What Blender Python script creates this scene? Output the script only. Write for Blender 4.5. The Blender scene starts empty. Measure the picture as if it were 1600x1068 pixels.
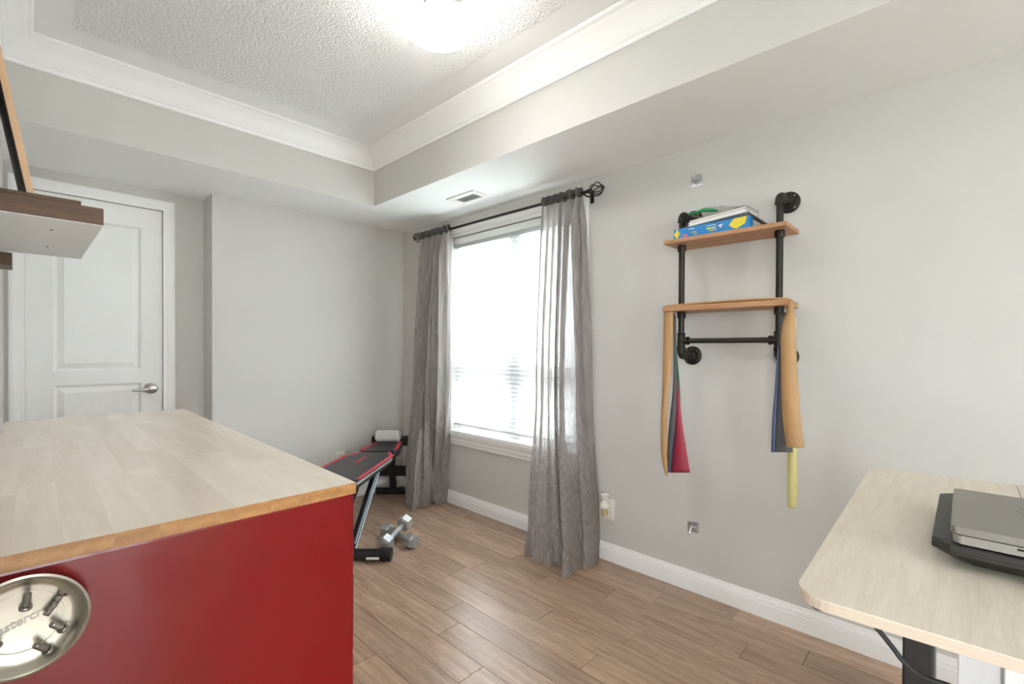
import bpy, bmesh, math, random
from mathutils import Vector, Matrix
random.seed(7)
S = bpy.context.scene
COL = S.collection

# ------------------------------------------------------------------ camera
F, CX, PY, CAMH = 737.805, 800.0, 550.036, 1.1729
YAW, PIT, ROL = .8049, -.0081, .0048
fwd = Vector((math.sin(YAW)*math.cos(PIT), math.cos(YAW)*math.cos(PIT), math.sin(PIT)))
r0 = Vector((math.cos(YAW), -math.sin(YAW), 0)); u0 = r0.cross(fwd)
rt = r0*math.cos(ROL) + u0*math.sin(ROL); up = -r0*math.sin(ROL) + u0*math.cos(ROL)
CAM = Vector((0, 0, CAMH))
cam = bpy.data.cameras.new('camera'); cam_o = bpy.data.objects.new('camera', cam); COL.objects.link(cam_o)
cam.sensor_width = 36; cam.lens = F*36/1600; cam.shift_y = (PY-534)/1600; cam.clip_start = .02
m = Matrix((rt, up, -fwd)).transposed().to_4x4(); m.translation = CAM
cam_o.matrix_world = m
S.camera = cam_o

# ------------------------------------------------------------------ world and exposure
S.view_settings.view_transform = 'Standard'
try: S.view_settings.look = 'None'
except Exception: pass
S.view_settings.gamma = 1; S.view_settings.use_curve_mapping = False
S.view_settings.exposure = 1.28
w = bpy.data.worlds.new('overcast'); S.world = w; w.use_nodes = True
bg = w.node_tree.nodes['Background']; bg.inputs[0].default_value = (.88, .955, 1, 1); bg.inputs[1].default_value = 7.8
LAMP_STRENGTH = 14.0
FILL_LAMP_STRENGTH = 10.0
S.cycles.max_bounces = 20; S.cycles.diffuse_bounces = 14; S.cycles.transparent_max_bounces = 24

# ------------------------------------------------------------------ dimensions of the room
W, DF, DD, SX, SY, H, CZ = 2.2636, 3.4666, 3.6691, 1.6919, 2.954, 2.15, 2.50
XL, XS = -.065, .8453           # left wall, jog of the far wall
XB, YB, YJ = -1.5, -2.8, .55    # hall behind the camera

def ray(x, y): return fwd + rt*((x-CX)/F) - up*((y-PY)/F)
def onX(x, y, X=W): d = ray(x, y); return CAM + d*(X/d.x)
def onZ(x, y, Z=0): d = ray(x, y); return CAM + d*((Z-CAMH)/d.z)

# ------------------------------------------------------------------ helpers
WM = {}; LAST = [None]
def obj(name, bm, mat, parent=None, smooth=False, origin=None):
    bmesh.ops.recalc_face_normals(bm, faces=bm.faces[:])
    xs = [v.co for v in bm.verts]
    if origin is None:
        lo = Vector([min(c[i] for c in xs) for i in range(3)]); hi = Vector([max(c[i] for c in xs) for i in range(3)])
        origin = Vector(((lo.x+hi.x)/2, (lo.y+hi.y)/2, lo.z))
    bmesh.ops.translate(bm, verts=bm.verts, vec=-Vector(origin))
    me = bpy.data.meshes.new(name); bm.to_mesh(me); bm.free()
    if mat is not None:
        for mm in (mat if isinstance(mat, (list, tuple)) else [mat]): me.materials.append(mm)
    if smooth:
        for p in me.polygons: p.use_smooth = True
        if smooth != 'all':
            try: me.set_sharp_from_angle(angle=math.radians(40))
            except Exception: pass
    o = bpy.data.objects.new(name, me); COL.objects.link(o)
    place(o, Matrix.Translation(origin), parent); LAST[0] = o
    return o
def objs(name, bm, mat, parent=None, smooth=False):
    """one object for each connected piece of bm"""
    seen = set(); out = []
    for v0 in bm.verts:
        if v0 in seen: continue
        st = [v0]; isl = []; seen.add(v0)
        while st:
            v = st.pop(); isl.append(v)
            for e in v.link_edges:
                o_ = e.other_vert(v)
                if o_ not in seen: seen.add(o_); st.append(o_)
        b2 = bmesh.new(); mp = {v: b2.verts.new(v.co) for v in isl}
        for f in {f for v in isl for f in v.link_faces}: b2.faces.new([mp[v] for v in f.verts])
        out.append(obj(name, b2, mat, parent, smooth))
    bm.free(); return out
def place(o, M, parent=None):
    o.matrix_basis = M; WM[o.name] = M.copy()
    if parent is not None:
        o.parent = parent; o.matrix_parent_inverse = WM[parent.name].inverted()
def thing(name, label, cat, loc, group=None):
    o = bpy.data.objects.new(name, None); COL.objects.link(o); o.empty_display_size = .05
    place(o, Matrix.Translation(Vector(loc))); return tag(o, label, cat, group)
def tag(o, label, cat, group=None):
    o['label'] = label; o['category'] = cat
    if group: o['group'] = group
    return o
def struct(o, label=None):
    o['kind'] = 'structure'
    if label: o['label'] = label
    return o
def share(src, name, M, parent, mat=None):
    o = bpy.data.objects.new(name, src.data); COL.objects.link(o); place(o, M, parent); return o

def NB(): return bmesh.new()
def box(bm, a, b, bev=0, seg=2, M=None):
    a, b = Vector(a), Vector(b); c = (a+b)/2; s = b-a
    r = bmesh.ops.create_cube(bm, size=1, matrix=Matrix.Translation(c) @ Matrix.Diagonal((abs(s.x), abs(s.y), abs(s.z), 1)))
    vs = r['verts']
    if bev:
        es = list({e for v in vs for e in v.link_edges})
        rr = bmesh.ops.bevel(bm, geom=es, offset=bev, segments=seg, profile=.6, affect='EDGES')
        vs = list({v for f in rr['faces'] for v in f.verts} | {v for v in vs if v.is_valid})
    if M is not None: bmesh.ops.transform(bm, matrix=M, verts=vs)
    return vs
def tube(bm, pts, r, n=10, cap=True, closed=False):
    pts = [Vector(p) for p in pts]; N = len(pts); rings = []
    rs = r if isinstance(r, (list, tuple)) else [r]*N
    ref = None
    for i, p in enumerate(pts):
        if closed: t = pts[(i+1) % N]-pts[i-1]
        else: t = pts[min(i+1, N-1)]-pts[max(i-1, 0)]
        t.normalize()
        if ref is None:
            ref = t.cross(Vector((0, 0, 1)) if abs(t.z) < .9 else Vector((1, 0, 0))).normalized()
        ref = (ref - t*ref.dot(t)).normalized(); b = t.cross(ref)
        rings.append([bm.verts.new(p + (ref*math.cos(2*math.pi*k/n) + b*math.sin(2*math.pi*k/n))*rs[i]) for k in range(n)])
    for i in range(N if closed else N-1):
        A, B = rings[i], rings[(i+1) % N]
        for k in range(n): bm.faces.new((A[k], A[(k+1) % n], B[(k+1) % n], B[k]))
    if cap and not closed:
        bm.faces.new(rings[0][::-1]); bm.faces.new(rings[-1])
def lathe(bm, prof, M=Matrix(), n=32):
    """prof: list of (radius, height) revolved about local z"""
    rings = []
    for r, z in prof:
        if r < 1e-6: rings.append([bm.verts.new(M @ Vector((0, 0, z)))])
        else: rings.append([bm.verts.new(M @ Vector((r*math.cos(2*math.pi*k/n), r*math.sin(2*math.pi*k/n), z))) for k in range(n)])
    for A, B in zip(rings, rings[1:]):
        if len(A) == len(B) == 1: continue
        for k in range(n):
            k2 = (k+1) % n
            if len(A) == 1: bm.faces.new((A[0], B[k], B[k2]))
            elif len(B) == 1: bm.faces.new((A[k], A[k2], B[0]))
            else: bm.faces.new((A[k], A[k2], B[k2], B[k]))
def sweep(bm, path, prof, to3, closed=False):
    """mitred sweep: path = 2-D points, prof = (offset to the left of travel, out-of-plane)"""
    path = [Vector(p) for p in path]; N = len(path); rings = []
    for i, p in enumerate(path):
        d0 = (p-path[i-1]).normalized() if (i > 0 or closed) else None
        d1 = (path[(i+1) % N]-p).normalized() if (i < N-1 or closed) else None
        d0 = d0 or d1; d1 = d1 or d0
        n0 = Vector((-d0.y, d0.x)); n1 = Vector((-d1.y, d1.x)); mt = (n0+n1).normalized(); k = 1/max(.2, mt.dot(n0))
        rings.append([bm.verts.new(to3(p + mt*(o*k), wv)) for o, wv in prof])
    P = len(prof)
    for i in range(N if closed else N-1):
        A, B = rings[i], rings[(i+1) % N]
        for k in range(P): bm.faces.new((A[k], A[(k+1) % P], B[(k+1) % P], B[k]))
    if not closed: bm.faces.new(rings[0]); bm.faces.new(rings[-1][::-1])
def prism(bm, poly, z0, z1, to3=lambda p, z: Vector((p[0], p[1], z)), bev=0):
    A = [bm.verts.new(to3(p, z0)) for p in poly]; B = [bm.verts.new(to3(p, z1)) for p in poly]; n = len(poly)
    fs = [bm.faces.new(A[::-1]), bm.faces.new(B)] + [bm.faces.new((A[k], A[(k+1) % n], B[(k+1) % n], B[k])) for k in range(n)]
    if bev:
        es = list({e for f in fs[:2] for e in f.edges})
        bmesh.ops.bevel(bm, geom=es, offset=bev, segments=2, profile=.6, affect='EDGES')
def sphere(bm, c, r, n=12, M=None):
    bmesh.ops.create_uvsphere(bm, u_segments=n, v_segments=max(6, n//2), radius=r, matrix=(M or Matrix()) @ Matrix.Translation(Vector(c)))
def arc(c, r, a0, a1, n=6): return [(c[0]+r*math.cos(a0+(a1-a0)*k/n), c[1]+r*math.sin(a0+(a1-a0)*k/n)) for k in range(n+1)]

# ------------------------------------------------------------------ materials
def srgb(r, g, b):
    f = lambda c: (c/255/12.92) if c/255 <= .04045 else ((c/255+.055)/1.055)**2.4
    return (f(r), f(g), f(b), 1)
def mat(name, col, rough=.5, metal=0, var=0, scale=8, stretch=(1, 1, 1), bump=0, bscale=None, coat=0, spec=.5, rnd=0, detail=4):
    M = bpy.data.materials.new(name); M.use_nodes = True; nt = M.node_tree; N = nt.nodes; L = nt.links
    b = N['Principled BSDF']; b.inputs['Roughness'].default_value = rough; b.inputs['Metallic'].default_value = metal
    b.inputs['Specular IOR Level'].default_value = spec; b.inputs['Coat Weight'].default_value = coat; b.inputs['Coat Roughness'].default_value = .06
    b.inputs['Base Color'].default_value = col
    if var or bump or rnd:
        tc = N.new('ShaderNodeTexCoord'); mp = N.new('ShaderNodeMapping'); mp.inputs['Scale'].default_value = stretch
        oi = N.new('ShaderNodeObjectInfo'); add = N.new('ShaderNodeVectorMath'); add.operation = 'ADD'
        mul = N.new('ShaderNodeMath'); mul.operation = 'MULTIPLY'; mul.inputs[1].default_value = 37 if rnd else 0
        L.new(oi.outputs['Random'], mul.inputs[0])
        L.new(tc.outputs['Object'], add.inputs[0]); L.new(mul.outputs[0], add.inputs[1]); L.new(add.outputs[0], mp.inputs[0])
        nz = N.new('ShaderNodeTexNoise'); nz.inputs['Scale'].default_value = scale; nz.inputs['Detail'].default_value = detail
        L.new(mp.outputs[0], nz.inputs['Vector'])
        cr = N.new('ShaderNodeMapRange'); cr.inputs[1].default_value = .25; cr.inputs[2].default_value = .75
        cr.inputs[3].default_value = 1-var; cr.inputs[4].default_value = 1+var
        L.new(nz.outputs[0], cr.inputs[0])
        f = cr.outputs[0]
        if rnd:
            r2 = N.new('ShaderNodeMapRange'); r2.inputs[3].default_value = 1-rnd; r2.inputs[4].default_value = 1+rnd
            L.new(oi.outputs['Random'], r2.inputs[0]); mm = N.new('ShaderNodeMath'); mm.operation = 'MULTIPLY'
            L.new(f, mm.inputs[0]); L.new(r2.outputs[0], mm.inputs[1]); f = mm.outputs[0]
        sc = N.new('ShaderNodeVectorMath'); sc.operation = 'SCALE'; sc.inputs[0].default_value = col[:3]
        L.new(f, sc.inputs['Scale']); L.new(sc.outputs[0], b.inputs['Base Color'])
        if bump:
            bn = N.new('ShaderNodeBump'); bn.inputs['Strength'].default_value = bump; bn.inputs['Distance'].default_value = .004
            if bscale:
                n2 = N.new('ShaderNodeTexNoise'); n2.inputs['Scale'].default_value = bscale; n2.inputs['Detail'].default_value = 3
                L.new(mp.outputs[0], n2.inputs['Vector']); L.new(n2.outputs[0], bn.inputs['Height'])
            else: L.new(nz.outputs[0], bn.inputs['Height'])
            L.new(bn.outputs[0], b.inputs['Normal'])
    return M
def wood(name, c1, c2, rough=.45, stretch=(14, 1, 14), scale=3, rnd=.12, bump=.15, rings=0.0):
    """grain along local y (swap the stretch for other axes)"""
    M = bpy.data.materials.new(name); M.use_nodes = True; nt = M.node_tree; N = nt.nodes; L = nt.links
    b = N['Principled BSDF']; b.inputs['Roughness'].default_value = rough
    tc = N.new('ShaderNodeTexCoord'); oi = N.new('ShaderNodeObjectInfo'); mul = N.new('ShaderNodeMath'); mul.operation = 'MULTIPLY'; mul.inputs[1].default_value = 53
    add = N.new('ShaderNodeVectorMath'); add.operation = 'ADD'; mp = N.new('ShaderNodeMapping'); mp.inputs['Scale'].default_value = stretch
    L.new(oi.outputs['Random'], mul.inputs[0]); L.new(tc.outputs['Object'], add.inputs[0]); L.new(mul.outputs[0], add.inputs[1]); L.new(add.outputs[0], mp.inputs[0])
    nz = N.new('ShaderNodeTexNoise'); nz.inputs['Scale'].default_value = scale; nz.inputs['Detail'].default_value = 8; nz.inputs['Roughness'].default_value = .65; nz.inputs['Distortion'].default_value = .6
    n2 = N.new('ShaderNodeTexNoise'); n2.inputs['Scale'].default_value = scale*7; n2.inputs['Detail'].default_value = 4
    L.new(mp.outputs[0], nz.inputs['Vector']); L.new(mp.outputs[0], n2.inputs['Vector'])
    mx = N.new('ShaderNodeMath'); mx.operation = 'MULTIPLY_ADD'; mx.inputs[1].default_value = .35
    L.new(n2.outputs[0], mx.inputs[0]); L.new(nz.outputs[0], mx.inputs[2])
    src = mx.outputs[0]
    if rings:
        wv = N.new('ShaderNodeTexWave'); wv.wave_type = 'RINGS'; wv.inputs['Scale'].default_value = rings; wv.inputs['Distortion'].default_value = 5; wv.inputs['Detail'].default_value = 3; wv.inputs['Detail Scale'].default_value = 1.2
        L.new(mp.outputs[0], wv.inputs['Vector'])
        m3 = N.new('ShaderNodeMath'); m3.operation = 'MULTIPLY_ADD'; m3.inputs[1].default_value = .28
        L.new(wv.outputs[0], m3.inputs[0]); L.new(src, m3.inputs[2]); src = m3.outputs[0]
    cr = N.new('ShaderNodeMapRange'); cr.inputs[1].default_value = .42; cr.inputs[2].default_value = 1.0
    L.new(src, cr.inputs[0])
    mix = N.new('ShaderNodeMix'); mix.data_type = 'RGBA'; mix.inputs[6].default_value = c1; mix.inputs[7].default_value = c2
    L.new(cr.outputs[0], mix.inputs[0])
    r2 = N.new('ShaderNodeMapRange'); r2.inputs[3].default_value = 1-rnd; r2.inputs[4].default_value = 1+rnd; L.new(oi.outputs['Random'], r2.inputs[0])
    sc = N.new('ShaderNodeVectorMath'); sc.operation = 'SCALE'; L.new(mix.outputs[2], sc.inputs[0]); L.new(r2.outputs[0], sc.inputs['Scale'])
    L.new(sc.outputs[0], b.inputs['Base Color'])
    if bump:
        bn = N.new('ShaderNodeBump'); bn.inputs['Strength'].default_value = bump; bn.inputs['Distance'].default_value = .002
        L.new(src, bn.inputs['Height']); L.new(bn.outputs[0], b.inputs['Normal'])
    return M
def sheer(name, col, trans=.4, clear=.15, var=.25, scale=30, stretch=(1, 8, .35), bump=.5):
    """woven cloth: diffuse + translucent + a share of open weave"""
    M = bpy.data.materials.new(name); M.use_nodes = True; nt = M.node_tree; N = nt.nodes; L = nt.links
    N.remove(N['Principled BSDF']); out = N['Material Output']
    tc = N.new('ShaderNodeTexCoord'); mp = N.new('ShaderNodeMapping'); mp.inputs['Scale'].default_value = stretch
    nz = N.new('ShaderNodeTexNoise'); nz.inputs['Scale'].default_value = scale; nz.inputs['Detail'].default_value = 5
    L.new(tc.outputs['Object'], mp.inputs[0]); L.new(mp.outputs[0], nz.inputs['Vector'])
    cr = N.new('ShaderNodeMapRange'); cr.inputs[1].default_value = .3; cr.inputs[2].default_value = .7; cr.inputs[3].default_value = 1-var; cr.inputs[4].default_value = 1+var
    L.new(nz.outputs[0], cr.inputs[0])
    sc = N.new('ShaderNodeVectorMath'); sc.operation = 'SCALE'; sc.inputs[0].default_value = col[:3]; L.new(cr.outputs[0], sc.inputs['Scale'])
    d = N.new('ShaderNodeBsdfDiffuse'); t = N.new('ShaderNodeBsdfTranslucent'); c = N.new('ShaderNodeBsdfTransparent')
    L.new(sc.outputs[0], d.inputs[0]); L.new(sc.outputs[0], t.inputs[0])
    if bump:
        bn = N.new('ShaderNodeBump'); bn.inputs['Strength'].default_value = bump; bn.inputs['Distance'].default_value = .006
        L.new(nz.outputs[0], bn.inputs['Height']); L.new(bn.outputs[0], d.inputs['Normal']); L.new(bn.outputs[0], t.inputs['Normal'])
    a = N.new('ShaderNodeMixShader'); a.inputs[0].default_value = trans; L.new(d.outputs[0], a.inputs[1]); L.new(t.outputs[0], a.inputs[2])
    e = N.new('ShaderNodeMixShader'); e.inputs[0].default_value = clear; L.new(a.outputs[0], e.inputs[1]); L.new(c.outputs[0], e.inputs[2])
    L.new(e.outputs[0], out.inputs[0]); return M
def clear(name, gloss=.08, tint=(1, 1, 1, 1), rough=.02):
    M = bpy.data.materials.new(name); M.use_nodes = True; nt = M.node_tree; N = nt.nodes; L = nt.links
    N.remove(N['Principled BSDF']); out = N['Material Output']
    a = N.new('ShaderNodeBsdfTransparent'); a.inputs[0].default_value = tint; g = N.new('ShaderNodeBsdfGlossy'); g.inputs['Roughness'].default_value = rough
    mx = N.new('ShaderNodeMixShader'); mx.inputs[0].default_value = gloss; L.new(a.outputs[0], mx.inputs[1]); L.new(g.outputs[0], mx.inputs[2]); L.new(mx.outputs[0], out.inputs[0]); return M
def glow(name, col, s):
    M = bpy.data.materials.new(name); M.use_nodes = True; b = M.node_tree.nodes['Principled BSDF']
    b.inputs['Base Color'].default_value = (.9, .9, .88, 1); b.inputs['Emission Color'].default_value = col; b.inputs['Emission Strength'].default_value = s; b.inputs['Roughness'].default_value = .3; return M

m_wall = mat('wall_paint', srgb(207, 205, 201), .75, var=.012, scale=3, bump=.04, bscale=180)
m_soffit = mat('soffit_paint', srgb(226, 226, 224), .75, var=.01, scale=3, bump=.04, bscale=180)
m_white = mat('white_trim_paint', srgb(248, 248, 247), .38)
m_door = mat('white_door_paint', srgb(242, 242, 241), .42, bump=.05, stretch=(40, 40, 2), scale=4)
m_vinyl = mat('white_vinyl', srgb(240, 242, 242), .35)
m_smoothceil = mat('smooth_ceiling_paint', srgb(244, 245, 244), .8)
m_dark = mat('dark_void', (.012, .011, .01, 1), .8)
m_plank = wood('hickory_plank', srgb(197, 168, 144), srgb(134, 106, 86), .25, (22, 1.6, 22), 2.2, .13, .25)
m_subfloor = mat('subfloor', srgb(60, 42, 30), .9)
m_nickel = mat('satin_nickel', (.62, .6, .57, 1), .28, 1)
m_steel = mat('brushed_steel', (.50, .47, .40, 1), .36, 1, var=.06, scale=6)
m_zinc = mat('zinc_plated_steel', (.66, .67, .69, 1), .33, .95)
m_bolt = mat('dark_bolt_steel', (.3, .28, .25, 1), .35, 1)
m_pipe = mat('black_iron_pipe', srgb(52, 48, 44), .45, .55, var=.12, scale=40, bump=.12)
m_rod = mat('bronze_curtain_rod', srgb(56, 52, 50), .4, .6)
m_blackmetal = mat('black_powder_coat', (.018, .018, .02, 1), .42)
m_rubber = mat('black_rubber', (.014, .014, .014, 1), .65)
m_vinylblack = mat('black_bench_vinyl', (.022, .022, .025, 1), .4, var=.15, scale=60, bump=.15)
m_red = mat('red_gloss_enamel', srgb(116, 9, 13), .3, coat=.25, spec=.35)
m_redtrim = mat('red_piping', srgb(200, 52, 72), .5)
m_silver = mat('grey_cast_iron_paint', srgb(172, 174, 174), .35, .35, var=.08, scale=30)
m_stave_sheen = wood('butcher_block_pale_sheen', srgb(228, 219, 208), srgb(214, 201, 186), .24, (20, 2.2, 20), 1.6, .014, .03, rings=.25)  # pale wood lightened further, the top's whitish gloss put into its colour
m_endgrain = wood('butcher_block_end_grain', srgb(182, 136, 84), srgb(150, 104, 58), .4, (30, 3, 30), 2.0, .06, .05, rings=.5)
m_pine = wood('stained_pine', srgb(206, 160, 120), srgb(150, 100, 66), .5, (30, 2.5, 30), 2.2, .06, .15)
m_walnut = wood('dark_walnut', srgb(110, 76, 46), srgb(60, 40, 22), .45, (2.5, 14, 26), 2.5, .08, .15)
m_oakframe = mat('light_oak_frame', srgb(214, 176, 140), .5, var=.06, scale=10, stretch=(20, 20, 2))
m_backboard = mat('dark_grey_backboard', srgb(62, 62, 58), .6)
m_whitemelamine = mat('white_melamine', srgb(226, 226, 226), .45, var=.03, scale=4, stretch=(1.5, 20, 20))
m_desk = wood('pale_oak_laminate', srgb(222, 213, 199), srgb(198, 186, 168), .42, (3, 34, 34), 2.4, .0, .05)
m_deskedge = wood('desk_edge_band', srgb(214, 200, 182), srgb(188, 170, 150), .5, (34, 2, 34), 2.4, .0, .05)
m_laptop = mat('grey_brushed_aluminium', srgb(138, 134, 128), .38, .7, var=.03, scale=30, stretch=(40, 1, 1))
m_laptop2 = mat('silver_laptop_edge', srgb(150, 146, 140), .4, .6)
m_blackplastic = mat('black_plastic', srgb(38, 36, 33), .42, var=.1, scale=90)
m_towel = mat('white_terry', srgb(240, 239, 236), .95, bump=.6, scale=160)
m_platewhite = mat('white_plastic', srgb(238, 236, 231), .4)
m_amber = clear('scent_oil_bottle', .1, (.97, .94, .72, 1))
m_shade = sheer('pleated_shade_cloth', (.80, .81, .815, 1), .64, .08, .03, 60, (1, 1, 1), 0)
m_curtain = sheer('crinkled_grey_voile', srgb(194, 188, 185), .48, .17, .34, 22, (9, 9, .14), 1.0)
m_hem = sheer('double_voile_heading', srgb(120, 116, 114), .3, .0, .3, 26, (9, 9, .5), .8)
m_glass = clear('window_glass', .05)

# ceiling stipple
def popcorn():
    M = bpy.data.materials.new('stippled_ceiling'); M.use_nodes = True; nt = M.node_tree; N = nt.nodes; L = nt.links
    b = N['Principled BSDF']; b.inputs['Base Color'].default_value = srgb(246, 247, 246); b.inputs['Roughness'].default_value = .9
    tc = N.new('ShaderNodeTexCoord'); v = N.new('ShaderNodeTexVoronoi'); v.inputs['Scale'].default_value = 110; v.feature = 'SMOOTH_F1'
    n = N.new('ShaderNodeTexNoise'); n.inputs['Scale'].default_value = 150; n.inputs['Detail'].default_value = 4
    L.new(tc.outputs['Object'], v.inputs['Vector']); L.new(tc.outputs['Object'], n.inputs['Vector'])
    a = N.new('ShaderNodeMath'); a.operation = 'SUBTRACT'; L.new(n.outputs[0], a.inputs[0]); L.new(v.outputs['Distance'], a.inputs[1])
    bn = N.new('ShaderNodeBump'); bn.inputs['Strength'].default_value = 1.0; bn.inputs['Distance'].default_value = .009
    L.new(a.outputs[0], bn.inputs['Height']); L.new(bn.outputs[0], b.inputs['Normal']); return M
m_popcorn = popcorn()

# ------------------------------------------------------------------ structure: floor with single planks
bm = NB(); box(bm, (XB, YB, -.06), (W+.02, DD+.02, -.006))
floor = struct(obj('floor', bm, m_subfloor), 'brown wide plank wood floor')
PW, PX0 = .119, 1.06
known = {0: [1.273], 2: [1.668], 3: [1.009], 4: [1.325], 5: [.97, 1.891], 6: [1.545], 7: [.614, 1.22, 1.825], 8: [.43, 1.036, 2.242], 9: [.727]}
pl_cache = {}
def plank(x0, x1, y0, y1):
    key = (round(x1-x0, 3), round(y1-y0, 3))
    c = Vector(((x0+x1)/2, (y0+y1)/2, -.006))
    if key not in pl_cache:
        b_ = NB(); g = .0007
        box(b_, (x0+g, y0+g, -.006), (x1-g, y1-g, 0), .0008, 1)
        pl_cache[key] = obj('plank', b_, m_plank, floor)
    else: share(pl_cache[key], 'plank', Matrix.Translation(c), floor)
for k in range(-7, 10):
    x0 = PX0+PW*k; x1 = min(x0+PW, W-.001)
    js = sorted(known.get(k, []))
    if not js: js = [round(random.uniform(.6, 1.8), 2)]
    ys = list(js)
    while ys[0] > -.9: ys.insert(0, round(ys[0]-random.choice((.6, .9, 1.2)), 3))
    while ys[-1] < 3.3: ys.append(round(ys[-1]+random.choice((.6, .9, .9, 1.2)), 3))
    ylim = DF if x0 > XS-.01 else DD
    ys = [y for y in ys if y < ylim-.1]+[ylim]
    for a_, b_ in zip(ys, ys[1:]): plank(x0, x1, a_, b_)
bm = NB()      # the rest of the floor, behind the camera
box(bm, (XB, YB, -.006), (PX0-PW*7-.001, YJ, 0)); box(bm, (PX0-PW*7, YB, -.006), (W, -1.75, -.0005))
o = obj('plank_field', bm, m_plank, floor); o['kind'] = 'stuff'

# walls
def wallbox(name, boxes, mt=m_wall, label=None):
    b_ = NB()
    for a_, c_ in boxes: box(b_, a_, c_)
    return struct(obj(name, b_, mt), label)
WY0, WY1, WZ0, WZ1 = 1.645, 2.80, .565, 2.0
wallbox('wall_right', [((W, YB, -.05), (W+.16, WY0, CZ+.1)), ((W, WY1, -.05), (W+.16, DD+.2, CZ+.1)),
                       ((W, WY0, -.05), (W+.16, WY1, WZ0)), ((W, WY0, WZ1), (W+.16, WY1, CZ+.1))], label='light greige wall around the window')
DX0, DX1, DZ = .012, .626, 2.032
wallbox('wall_far', [((XS, DF, -.05), (W, DD+.15, CZ+.1)), ((XL-.1, DD, -.05), (DX0, DD+.15, CZ+.1)), ((DX1, DD, -.05), (XS, DD+.15, CZ+.1)),
                     ((DX0, DD, DZ), (DX1, DD+.15, CZ+.1)), ((DX0, DD+.1, -.05), (DX1, DD+.15, DZ))], label='light greige far wall with recessed doorway')
wallbox('wall_left', [((XL-.12, YJ, -.05), (XL, DD, CZ+.1)), ((XB, YJ, -.05), (XL-.12, YJ+.1, CZ+.1))])
HY0, HY1, HZ0, HZ1 = -1.62, -.4, .6, 1.75
wallbox('wall_hall', [((XB-.1, YB, -.05), (XB, HY0, CZ+.1)), ((XB-.1, HY1, -.05), (XB, YJ+.1, CZ+.1)), ((XB-.1, HY0, -.05), (XB, HY1, HZ0)), ((XB-.1, HY0, HZ1), (XB, HY1, CZ+.1))])  # window opening added in this unseen wall, stands in for flash fill
bm = NB()
for a_, b_ in (((XB-.08, HY0, HZ0), (XB-.02, HY0+.06, HZ1)), ((XB-.08, HY1-.06, HZ0), (XB-.02, HY1, HZ1)), ((XB-.08, HY0+.06, HZ0), (XB-.02, HY1-.06, HZ0+.06)), ((XB-.08, HY0+.06, HZ1-.06), (XB-.02, HY1-.06, HZ1)), ((XB-.08, -1.03, HZ0+.06), (XB-.02, -.97, HZ1-.06))): box(bm, a_, b_)
hw = struct(obj('fill_window_hall', bm, m_vinyl), 'added hall window behind the camera, giving fill light')
for y0_, y1_ in ((HY0+.06, -1.03), (-.97, HY1-.06)):
    bm = NB(); box(bm, (XB-.052, y0_, HZ0+.06), (XB-.048, y1_, HZ1-.06)); obj('pane', bm, m_glass, hw)
BX0, BX1, BZ1 = -.45, .6, 2.1
wallbox('wall_back', [((XB-.1, YB-.1, -.05), (BX0, YB, CZ+.1)), ((BX1, YB-.1, -.05), (W+.16, YB, CZ+.1)), ((BX0, YB-.1, BZ1), (BX1, YB, CZ+.1))])  # door opening added in this unseen wall to let in soft fill light
bm = NB()
for a_, b_ in (((BX0, YB-.08, 0), (BX0+.06, YB-.02, BZ1)), ((BX1-.06, YB-.08, 0), (BX1, YB-.02, BZ1)), ((BX0+.06, YB-.08, BZ1-.06), (BX1-.06, YB-.02, BZ1)), ((BX0+.06, YB-.08, 0), (BX1-.06, YB-.02, .06)), ((.22, YB-.08, .06), (.28, YB-.02, BZ1-.06))): box(bm, a_, b_)
bd = struct(obj('fill_door_back', bm, m_vinyl), 'added patio door behind the camera, giving daylight fill')
for x0_, x1_ in ((BX0+.06, .22), (.28, BX1-.06)):
    bm = NB(); box(bm, (x0_, YB-.052, .06), (x1_, YB-.048, BZ1-.06)); obj('pane', bm, m_glass, bd)
# dropped soffit ring and raised ceiling
wallbox('soffit_side', [((SX, YB, H), (W, DD, CZ+.05))], [m_wall, m_smoothceil], 'dropped ceiling bulkhead above the window')
wallbox('soffit_far', [((XL, SY, H), (SX, DD, CZ+.05))], [m_wall, m_smoothceil], 'dropped ceiling bulkhead above the door')
for o in (bpy.data.objects['soffit_side'], bpy.data.objects['soffit_far']):
    for p in o.data.polygons:
        if p.normal.z < -.5: p.material_index = 1
bm = NB(); box(bm, (XB, YB, CZ), (SX, SY, CZ+.1))
ceil = struct(obj('ceiling', bm, m_smoothceil), 'white raised tray ceiling')
bm = NB(); box(bm, (XL+.22, -2.4, CZ-.004), (SX-.235, SY-.27, CZ))
o = obj('stipple_field', bm, m_popcorn, ceil); o['label'] = 'rough white stippled ceiling field'
# crown, baseboards
XY = lambda p, z: Vector((p.x, p.y, z))
crown = [(0, 2.386), (.010, 2.386), (.014, 2.392), (.014, 2.402), (.019, 2.405), (.022, 2.411), (.028, 2.417), (.040, 2.437), (.056, 2.458), (.072, 2.472),
         (.079, 2.476), (.082, 2.481), (.089, 2.485), (.096, 2.488), (.101, 2.493), (.104, 2.5), (0, 2.5)]
bm = NB(); sweep(bm, [(SX, YB), (SX, SY), (XL, SY), (XL, YJ)], crown, XY)
struct(obj('trim_1', bm, m_white, smooth=True), 'white crown moulding around the tray ceiling')
base = [(0, 0), (.016, 0), (.0165, .012), (.0135, .056), (.0135, .059), (.0085, .0605), (.0085, .0635), (.0115, .065), (.011, .080), (.006, .086), (.0065, .092), (.004, .096), (0, .096)]
bm = NB(); sweep(bm, [(W, YB), (W, DF), (XS, DF), (XS, DD), (DX1+.06, DD)], base, XY)
struct(obj('baseboard_right', bm, m_white, smooth=True), 'white moulded baseboard under the window')
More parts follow.
